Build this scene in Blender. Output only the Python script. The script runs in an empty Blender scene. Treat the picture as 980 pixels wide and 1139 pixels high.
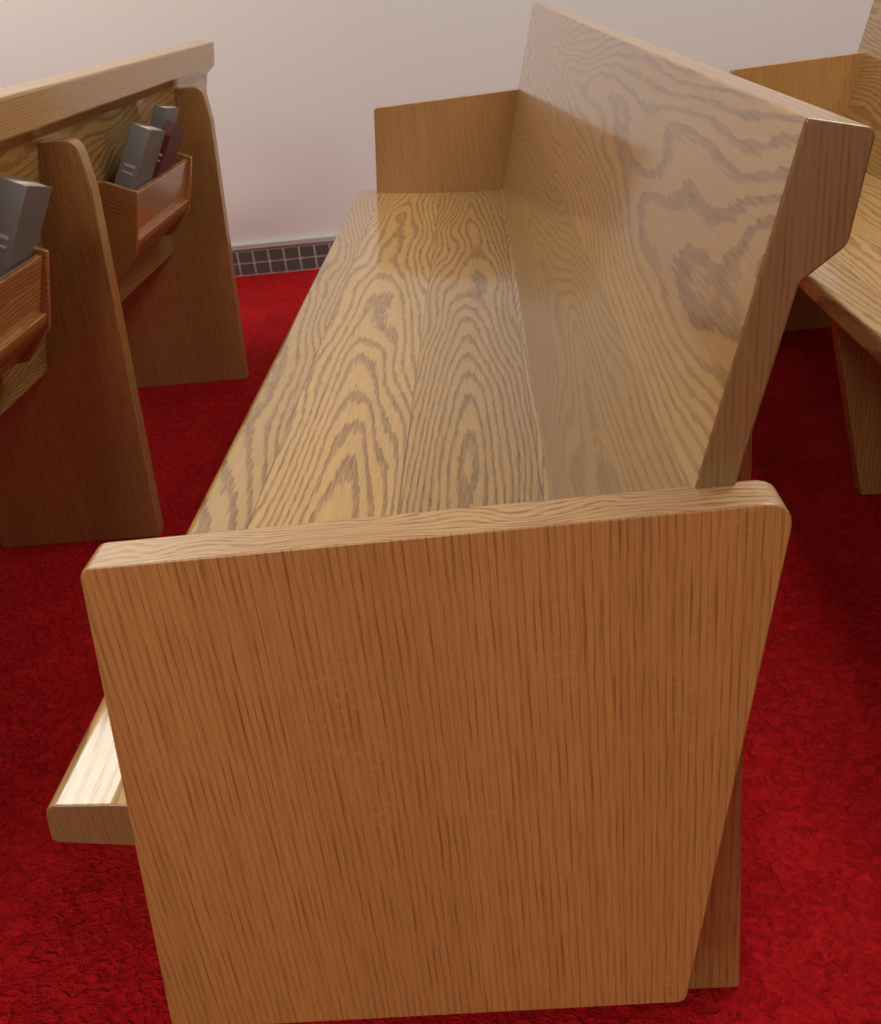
import bpy, math, random, bmesh
from mathutils import Matrix, Vector
S=bpy.context.scene
try:
    S.view_settings.view_transform='Standard'
    S.view_settings.look='None'
except Exception: pass

# ---------------------------------------------------------------- nodes
class NT:
    def __init__(s,name):
        s.m=bpy.data.materials.new(name); s.m.use_nodes=True
        s.t=s.m.node_tree; s.b=s.t.nodes['Principled BSDF']
    def n(s,ty,**k):
        o=s.t.nodes.new(ty)
        for a,v in k.items(): setattr(o,a,v)
        return o
    def l(s,a,b): s.t.links.new(a,b)
    def setv(s,sock,v):
        if hasattr(v,'links'): s.l(v,sock)
        else: sock.default_value=v
    def math(s,op,a,b=0.0,c=None,clamp=False):
        o=s.n('ShaderNodeMath',operation=op); o.use_clamp=clamp
        s.setv(o.inputs[0],a); s.setv(o.inputs[1],b)
        if c is not None: s.setv(o.inputs[2],c)
        return o.outputs[0]
    def comb(s,x,y,z):
        o=s.n('ShaderNodeCombineXYZ')
        for i,v in enumerate((x,y,z)): s.setv(o.inputs[i],v)
        return o.outputs[0]
    def noise(s,vec,scale=1,detail=2,rough=.5,dist=0):
        o=s.n('ShaderNodeTexNoise'); s.l(vec,o.inputs['Vector'])
        o.inputs['Scale'].default_value=scale; o.inputs['Detail'].default_value=detail
        o.inputs['Roughness'].default_value=rough; o.inputs['Distortion'].default_value=dist
        return o.outputs['Fac']
    def ramp(s,fac,stops,interp='LINEAR'):
        o=s.n('ShaderNodeValToRGB'); s.l(fac,o.inputs[0]); cr=o.color_ramp; cr.interpolation=interp
        while len(cr.elements)<len(stops): cr.elements.new(.5)
        for e,(p,c) in zip(cr.elements,stops):
            e.position=p; e.color=(c,c,c,1) if isinstance(c,(int,float)) else (*c,1)
        return o.outputs[0]
    def mix(s,f,a,b,bt='MIX'):
        o=s.n('ShaderNodeMix',data_type='RGBA',blend_type=bt)
        s.setv(o.inputs[0],f)
        for i,v in ((6,a),(7,b)):
            if isinstance(v,tuple): o.inputs[i].default_value=(*v,1)
            else: s.l(v,o.inputs[i])
        return o.outputs[2]

def wood(name,grain,cross,light,dark,K=9,M=30,bw=.14,A=10,B=1.4,pore=.5,rough=.3,coat=.6,crough=.12,seed=0.,ringc=1.0,jit=.3,boff=0.0,D=.6,pc=700,pg=26,bvar=.22,cath=False,G=7.0,soft=.0012,seam=0.0,fleck=0.0,wobA=.10,band=.6):
    w=NT(name)
    tc=w.n('ShaderNodeTexCoord'); sp=w.n('ShaderNodeSeparateXYZ'); w.l(tc.outputs['Object'],sp.inputs[0])
    ax={'x':0,'y':1,'z':2}
    g=sp.outputs[ax[grain]]; c=sp.outputs[ax[cross]]
    third=[a for a in 'xyz' if a not in (grain,cross)][0]; d=sp.outputs[ax[third]]
    oi=w.n('ShaderNodeObjectInfo'); rnd=w.math('MULTIPLY',oi.outputs['Random'],23.0)
    bq=w.math('DIVIDE',w.math('ADD',c,boff),bw)
    board=w.math('FLOOR',bq)
    bs=w.math('ADD',w.math('MULTIPLY',board,3.37),w.math('ADD',rnd,seed))
    v=w.comb(w.math('MULTIPLY_ADD',c,A,bs),w.math('MULTIPLY_ADD',g,B,bs),w.math('MULTIPLY',d,A*.7))
    n1=w.noise(v,1,1.5,.4)
    vj=w.comb(w.math('MULTIPLY',c,220),w.math('MULTIPLY',g,30),w.math('MULTIPLY',d,120))
    nj=w.noise(vj,1,2)
    if cath:
        cb=w.math('MULTIPLY',w.math('SUBTRACT',w.math('FRACT',bq),.5),bw)
        wob=w.noise(w.comb(bs,w.math('MULTIPLY_ADD',g,1.1,bs),0.0),1,2)
        cb=w.math('ADD',cb,w.math('MULTIPLY_ADD',wob,wobA,-wobA/2))
        dist=w.math('SQRT',w.math('MULTIPLY_ADD',cb,cb,soft))
        r=w.math('MULTIPLY',dist,M)
        r=w.math('MULTIPLY_ADD',g,G,r)
        r=w.math('MULTIPLY_ADD',n1,K,r)
    else:
        r=w.math('ADD',w.math('MULTIPLY',n1,K),w.math('MULTIPLY',c,M))
    r=w.math('ADD',r,w.math('MULTIPLY',d,M*D))
    r=w.math('MULTIPLY_ADD',nj,jit*2,r)
    fr=w.math('FRACT',r)
    ring=w.ramp(fr,[(0,0.0),(.50,.04),(.62,.75),(.8,1.0),(.93,.85),(.97,.05),(1,0)])
    vp=w.comb(w.math('MULTIPLY',c,pc),w.math('MULTIPLY',g,pg),w.math('MULTIPLY',d,pc*.7))
    p=w.ramp(w.noise(vp,1,1.5),[(.49,0),(.58,1)])
    vp2=w.comb(w.math('MULTIPLY',c,130),w.math('MULTIPLY',g,2.2),w.math('MULTIPLY',d,130))
    p2=w.noise(vp2,1,4,.6)
    fac=w.math('MULTIPLY',ring,.62*ringc)
    fac=w.math('ADD',fac,w.math('MULTIPLY',p,w.math('MULTIPLY_ADD',ring,.40*pore,.28*pore)))
    fac=w.math('ADD',fac,w.math('MULTIPLY_ADD',p2,band,-band/2),clamp=True)
    if fleck:
        fl=w.ramp(w.noise(w.comb(w.math('MULTIPLY_ADD',g,30,w.math('MULTIPLY',c,110)),w.math('MULTIPLY',g,230),0.0),1,1),[(.58,0),(.66,1)])
        mk=w.ramp(w.noise(w.comb(w.math('MULTIPLY',c,14),w.math('MULTIPLY',g,3),0.0),1,1),[(.55,0),(.68,1)])
        fac=w.math('SUBTRACT',fac,w.math('MULTIPLY',w.math('MULTIPLY',fl,mk),fleck),clamp=True)
    col=w.mix(fac,light,dark)
    bv=w.math('FRACT',w.math('MULTIPLY',w.math('SINE',w.math('MULTIPLY_ADD',board,12.9,seed+1.7)),437.5))
    bv=w.math('MULTIPLY_ADD',bv,bvar,1-bvar/2)
    if seam:
        e=w.math('ABSOLUTE',w.math('SUBTRACT',w.math('FRACT',bq),.5))
        sm=w.math('GREATER_THAN',e,.5-.0008/bw)
        bv=w.math('MULTIPLY',bv,w.math('MULTIPLY_ADD',sm,-seam,1.0))
    col=w.mix(1.0,col,w.comb(bv,w.math('POWER',bv,1.15),w.math('POWER',bv,1.3)),'MULTIPLY')
    w.l(col,w.b.inputs['Base Color'])
    w.b.inputs['Roughness'].default_value=rough
    w.b.inputs['Coat Weight'].default_value=coat; w.b.inputs['Coat Roughness'].default_value=crough
    bp=w.n('ShaderNodeBump'); bp.inputs['Strength'].default_value=.12; bp.inputs['Distance'].default_value=.0006
    w.l(w.math('SUBTRACT',1.0,fac),bp.inputs['Height']); w.l(bp.outputs[0],w.b.inputs['Normal'])
    return w.m

LT=(.47,.290,.098); DK=(.18,.094,.028)
PL=(.39,.196,.054); PD=(.155,.068,.018)
M_seat=wood('oak_seat','y','x',LT,DK,K=8,M=100,bw=.17,A=11,B=1.8,boff=.03,crough=.09,cath=True,G=5,D=.1,coat=.85,soft=.0018,seam=.5,bvar=.32,wobA=.06,pore=.6)
M_back=wood('oak_back','y','z',(.42,.252,.084),(.18,.095,.028),K=10,M=105,bw=.26,A=10,B=2.0,boff=-.40,seed=4,crough=.09,coat=.75,cath=True,G=6,D=.1,soft=.004,seam=.3)
M_rail=wood('oak_rail','y','z',(.48,.285,.11),(.26,.145,.052),K=4,M=170,bw=.5,A=8,B=1.0,seed=3,crough=.12,ringc=.7,D=.8)
M_top=wood('oak_top_edge','x','y',(.54,.345,.16),(.25,.14,.054),K=9,M=220,bw=.5,A=22,B=14,seed=2,crough=.12,ringc=.8,jit=.5,pore=.8)
M_end=wood('oak_end_grain','z','x',(.215,.122,.046),(.11,.056,.019),K=3,M=260,bw=.5,A=6,B=2,seed=2,coat=.3,ringc=.4)
M_panel=wood('oak_panel','z','x',PL,PD,K=5,M=190,bw=.11,A=6,B=.7,pore=.8,ringc=.36,jit=.35,rough=.42,coat=.35,crough=.20,pc=1300,pg=16,D=.2,bvar=.10,fleck=.5,band=.7)
M_leg=wood('oak_leg','z','x',(.37,.185,.055),(.16,.070,.019),K=4,M=140,bw=.11,A=6,B=.9,pore=.9,ringc=.4,rough=.4,pc=1000,pg=18)
M_rack=wood('oak_rack','y','z',(.47,.215,.068),(.22,.088,.023),K=6,M=120,bw=.3,A=10,B=2,seed=7)

def simple(name,c,r=.5):
    m=NT(name); m.b.inputs['Base Color'].default_value=(*c,1); m.b.inputs['Roughness'].default_value=r
    return m.m
def wallmat(name,c):
    w=NT(name); tc=w.n('ShaderNodeTexCoord'); nz=w.noise(tc.outputs['Object'],3,3)
    w.l(w.mix(nz,tuple(x*.97 for x in c),c),w.b.inputs['Base Color'])
    n2=w.noise(tc.outputs['Object'],180,3)
    bp=w.n('ShaderNodeBump'); bp.inputs['Strength'].default_value=.08; bp.inputs['Distance'].default_value=.002
    w.l(n2,bp.inputs['Height']); w.l(bp.outputs[0],w.b.inputs['Normal']); w.b.inputs['Roughness'].default_value=.7
    return w.m
def carpetmat():
    w=NT('red_carpet'); tc=w.n('ShaderNodeTexCoord'); o=tc.outputs['Object']
    n1=w.noise(o,60,3,.5,1.2); n2=w.noise(o,4,3,.6); n3=w.noise(o,350,2)
    f=w.math('ADD',w.math('MULTIPLY',w.ramp(n1,[(.28,0),(.72,1)]),.42),w.math('MULTIPLY_ADD',n2,.5,.07),clamp=True)
    f=w.math('MULTIPLY_ADD',n3,.3,w.math('SUBTRACT',f,.15),clamp=True)
    col=w.ramp(f,[(0,(.09,.0014,.0020)),(.45,(.32,.0048,.0066)),(.9,(.56,.012,.015))])
    w.l(col,w.b.inputs['Base Color']); w.b.inputs['Roughness'].default_value=.95
    w.b.inputs['Specular IOR Level'].default_value=.08
    h=w.math('ADD',w.math('MULTIPLY',n1,1.0),w.math('MULTIPLY',n3,.25))
    bp=w.n('ShaderNodeBump'); bp.inputs['Strength'].default_value=1; bp.inputs['Distance'].default_value=.012
    w.l(h,bp.inputs['Height']); w.l(bp.outputs[0],w.b.inputs['Normal'])
    return w.m

# ---------------------------------------------------------------- mesh helpers
def mesh(name,verts,faces,mat,parent=None,bev=0,seg=3,smooth=True,top=None,end=None,rail=None):
    me=bpy.data.meshes.new(name); me.from_pydata(verts,[],faces); me.validate()
    bm=bmesh.new(); bm.from_mesh(me); bmesh.ops.recalc_face_normals(bm,faces=bm.faces); bm.to_mesh(me); bm.free()
    o=bpy.data.objects.new(name,me); S.collection.objects.link(o)
    me.materials.append(mat)
    if rail:
        me.materials.append(rail)
        for p in me.polygons:
            if p.normal.x>-.5 and p.center.z>.76: p.material_index=len(me.materials)-1
    if top:
        me.materials.append(top)
        for p in me.polygons:
            if p.normal.z>.55: p.material_index=len(me.materials)-1
    if end:
        me.materials.append(end)
        for p in me.polygons:
            if abs(p.normal.y)>.8: p.material_index=len(me.materials)-1
    if parent: o.parent=parent
    if bev:
        b=o.modifiers.new('bev','BEVEL'); b.width=bev; b.segments=seg; b.limit_method='ANGLE'; b.angle_limit=math.radians(40)
    if smooth:
        for p in me.polygons: p.use_smooth=True
        e=o.modifiers.new('wn','WEIGHTED_NORMAL'); e.keep_sharp=True
    return o
def rpoly(pts,n=7):
    out=[]
    N=len(pts)
    for i,p in enumerate(pts):
        P=Vector(p[:2]); r=p[2] if len(p)>2 else 0
        if r<=0: out.append(tuple(P)); continue
        A=Vector(pts[i-1][:2]); B=Vector(pts[(i+1)%N][:2])
        a=(A-P).normalized(); b=(B-P).normalized()
        ang=a.angle(b); t=min(r/math.tan(ang/2),(A-P).length*.49,(B-P).length*.49)
        s=P+a*t; e=P+b*t
        for k in range(n+1):
            u=k/n; out.append(tuple(s*(1-u)**2+P*2*u*(1-u)+e*u*u))
    return out
def prism(name,pts,y0,y1,mat,parent=None,bev=.003,n=7,**k):
    q=rpoly(pts,n); N=len(q)
    v=[(x,y0,z) for x,z in q]+[(x,y1,z) for x,z in q]
    f=[list(range(N)),list(range(2*N-1,N-1,-1))]+[[i,(i+1)%N,N+(i+1)%N,N+i] for i in range(N)]
    return mesh(name,v,f,mat,parent,bev,**k)
def box(name,a,b,mat,parent=None,bev=0):
    return prism(name,[(a[0],a[2]),(b[0],a[2]),(b[0],b[2]),(a[0],b[2])],a[1],b[1],mat,parent,bev)
def empty(name,loc):
    e=bpy.data.objects.new(name,None); e.location=loc; S.collection.objects.link(e); return e

# ---------------------------------------------------------------- pews
L=2.42
u=lambda z:.32+.12*(z-.41)/.47
def pew(dx,fp=0.0,ys=(.17,1.2,2.13),slim=False,front=((.03,.385,.01),(.135,0))):
    e=empty('church_pew',(dx,0,0))
    pan=[(.000,.660,.010),(.440,.670,.018),(.3795,.222,.010),(-.0415,.212,.010)]
    prism('end_panel_near',pan,0,.033,M_panel,e,.0016,top=M_top)
    prism('end_panel_far',[(x+fp*(x<.2),z,r) for x,z,r in pan],L,L+.033,M_panel,e,.0016,top=M_top)
    prof=[(-.106,.395,.006),(-.102,.4335,.012),(-.05,.431,.02),(.10,.416,.05),(.25,.405,.05),(.322,.406),(.330,.370),(.0,.381)]
    prism('seat',prof,.034,L+.055,M_seat,e,.002,end=M_end)
    bk=[(u(.38),.38),(u(.875),.881,.003),(.476,.872,.006),(.466,.812,.010),(.441,.793,.006),(u(.38)+.025,.375)]
    prism('backrest',bk,.027,L+.06,M_back,e,.002,end=M_end,rail=M_rail)
    if slim: lg=[(.470,0),(.463,.27),(.457,.655,.03),(.443,.76,.02),(u(.72)+.02,.74),(u(.40)+.02,.40),(u(.40),.385)]
    else: lg=[(.470,0),(.512,.70,.03),(.505,.785,.03),(.440,.785),(u(.70)+.02,.70),(u(.40)+.02,.40),(u(.40),.385)]
    lg+=list(front)
    for i,y in enumerate(ys):
        prism('support_leg_%d'%(i+1),lg,y,y+.036,M_leg,e,.002)
    r=lambda z,o:u(z)+.024+o
    for i,(ra,rb) in enumerate(((.57,1.05),(1.525,1.975))):
        a,b=ra,rb
        prism('rack_%d_front'%(i+1),[(r(.545,.062),.545),(r(.640,.070),.640),(r(.640,.082),.637),(r(.545,.074),.542)],a+.012,b-.012,M_rack,e,.002)
        prism('rack_%d_bottom'%(i+1),[(r(.51,-.001),.515),(r(.545,.062),.548),(r(.545,.086),.543),(r(.52,.084),.520),(r(.48,.045),.475),(r(.475,-.001),.47)],a+.0115,b-.0115,M_rack,e,.002)
        for j,y in enumerate((a,b-.012)):
            prism('rack_%d_end_%d'%(i+1,j+1),[(r(.46,-.001),.46),(r(.67,-.001),.67),(r(.67,.02),.668,.01),(r(.648,.088),.642,.004),(r(.52,.089),.518),(r(.47,.048),.462)],y,y+.012,M_rack,e,.002)
    return e
pew(0,-.022,slim=True); pew(-.925,ys=(.17,1.24,2.14)); pew(.93,.034,ys=(.17,1.19,2.14),front=((-.07,.387,.01),(.012,0)))

# ---------------------------------------------------------------- books
M_page=simple('book_pages',(.85,.8,.66),.8)
def bookmat(n,c):
    w=NT(n); tc=w.n('ShaderNodeTexCoord'); nz=w.noise(tc.outputs['Object'],300,3)
    w.l(w.mix(nz,tuple(x*.75 for x in c),c),w.b.inputs['Base Color']); w.b.inputs['Roughness'].default_value=.5; return w.m
M_gray=bookmat('book_gray_cloth',(.19,.19,.18)); M_mar=bookmat('book_maroon_cloth',(.12,.014,.020)); M_gold=simple('book_lettering',(.4,.39,.36),.4)
def book(y,off,w,h,t,mat,lean=14.3,roll=0):
    z=.552+w*math.sin(math.radians(roll))*.97
    e=empty('hymnal_book',(-.925+u(z)+.026+off,y,z)); e.rotation_euler=(math.radians(-roll),math.radians(lean),0)
    c=.002
    box('pages',(c,.002,.004),(t-c,w-.004,h),M_page,e)
    box('cover_back',(0,0,0),(c,w,h+.001),mat,e,.0006)
    box('cover_front',(t-c,0,0),(t,w,h+.001),mat,e,.0006)
    prism('spine',[(0,0),(t,0),(t,h),(0,h)],-.002,.001,mat,e,.0006)
    for k,(z0,z1) in enumerate(((.62,.65),(.56,.58))):
        box('title_%d'%k,(t*.2,-.0025,h*z0),(t*.8,-.0018,h*z1),M_gold,e)
    return e
book(1.55,.002,.135,.225,.040,M_gray,lean=28,roll=9)
book(1.700,.032,.12,.205,.020,M_mar,lean=29,roll=13)
book(1.79,.000,.12,.235,.028,M_gray,lean=23,roll=6)
book(.92,.002,.11,.225,.042,M_gray,lean=26,roll=12)

# ---------------------------------------------------------------- room
LW=3.33; H=2.8
Mw=wallmat('painted_wall',(.77,.785,.765)); Mc=wallmat('ceiling_paint',(.79,.81,.79)); Mf=carpetmat()
box('floor',(-5,-4,-.05),(5,LW+.1,0),Mf)
box('wall_back',(-5,LW,0),(5,LW+.1,H),Mw)
box('wall_left',(-5.1,-4,0),(-5,LW+.1,H),Mw)
box('wall_right',(5,-4,0),(5.1,LW+.1,H),Mw)
box('wall_front',(-5.1,-4.1,0),(5.1,-4,H),Mw)
box('ceiling',(-5.1,-4.1,H),(5.1,LW+.1,H+.1),Mc)
Mg=simple('baseboard_grout',(.50,.50,.47),.6); Mt=simple('baseboard_tile',(.085,.08,.073),.5)
bb=empty('baseboard_back',(0,0,0))
box('body',(-4.99,LW-.012,0),(4.99,LW,.110),Mg,bb)
box('top_strip',(-4.99,LW-.018,.104),(4.99,LW,.124),simple('baseboard_top',(.46,.46,.44),.5),bb,.002)
v=[];f=[]
x=-4.98
while x<4.9:
    for row in range(2):
        xx=x; z0=.010+row*.047
        a=(xx,LW-.016,z0); b=(xx+.052,LW-.011,z0+.038)
        i=len(v)
        v+=[(a[0],a[1],a[2]),(b[0],a[1],a[2]),(b[0],a[1],b[2]),(a[0],a[1],b[2]),(a[0],b[1],a[2]),(b[0],b[1],a[2]),(b[0],b[1],b[2]),(a[0],b[1],b[2])]
        f+=[[i,i+1,i+2,i+3],[i,i+1,i+5,i+4],[i+1,i+2,i+6,i+5],[i+2,i+3,i+7,i+6],[i+3,i,i+4,i+7]]
    x+=.061
mesh('tiles',v,f,Mt,bb,smooth=False)

# ---------------------------------------------------------------- lights
def area(name,loc,size,e,rot=(0,0,0),col=(1,.975,.91)):
    d=bpy.data.lights.new(name,'AREA'); d.shape='RECTANGLE'; d.size,d.size_y=size; d.energy=e; d.color=col
    o=bpy.data.objects.new(name,d); o.location=loc; o.rotation_euler=rot; S.collection.objects.link(o); return o
area('ceiling_light',(-1.75,2.2,H-.03),(1.3,1.3),50,col=(1,.955,.86))
area('ceiling_light',(1.6,1.2,H-.03),(1.2,1.2),52)
area('ceiling_light',(-.8,-2.2,H-.03),(1.6,1.6),90)
W=bpy.data.worlds.new('world'); S.world=W; W.use_nodes=True
W.node_tree.nodes['Background'].inputs[0].default_value=(.9,.93,1,1); W.node_tree.nodes['Background'].inputs[1].default_value=.3

# ---------------------------------------------------------------- camera
C=Vector((.2720,-.5201,.9641)); p_,y_,r_=.4681,.0839,-.1163; F=1104.6078
PX,PY=483.2676,538.4210
R=Matrix.Rotation(y_,3,'Z')@Matrix.Rotation(math.pi/2-p_,3,'X')@Matrix.Rotation(r_,3,'Z')
cd=bpy.data.cameras.new('camera'); cam=bpy.data.objects.new('camera',cd); S.collection.objects.link(cam)
cam.matrix_world=Matrix.Translation(C)@R.to_4x4()
cd.sensor_fit='HORIZONTAL'; cd.sensor_width=36; cd.lens=F/980*36
cd.shift_x=(490-PX)/980; cd.shift_y=-(569.5-PY)/980; cd.clip_start=.01
S.camera=cam
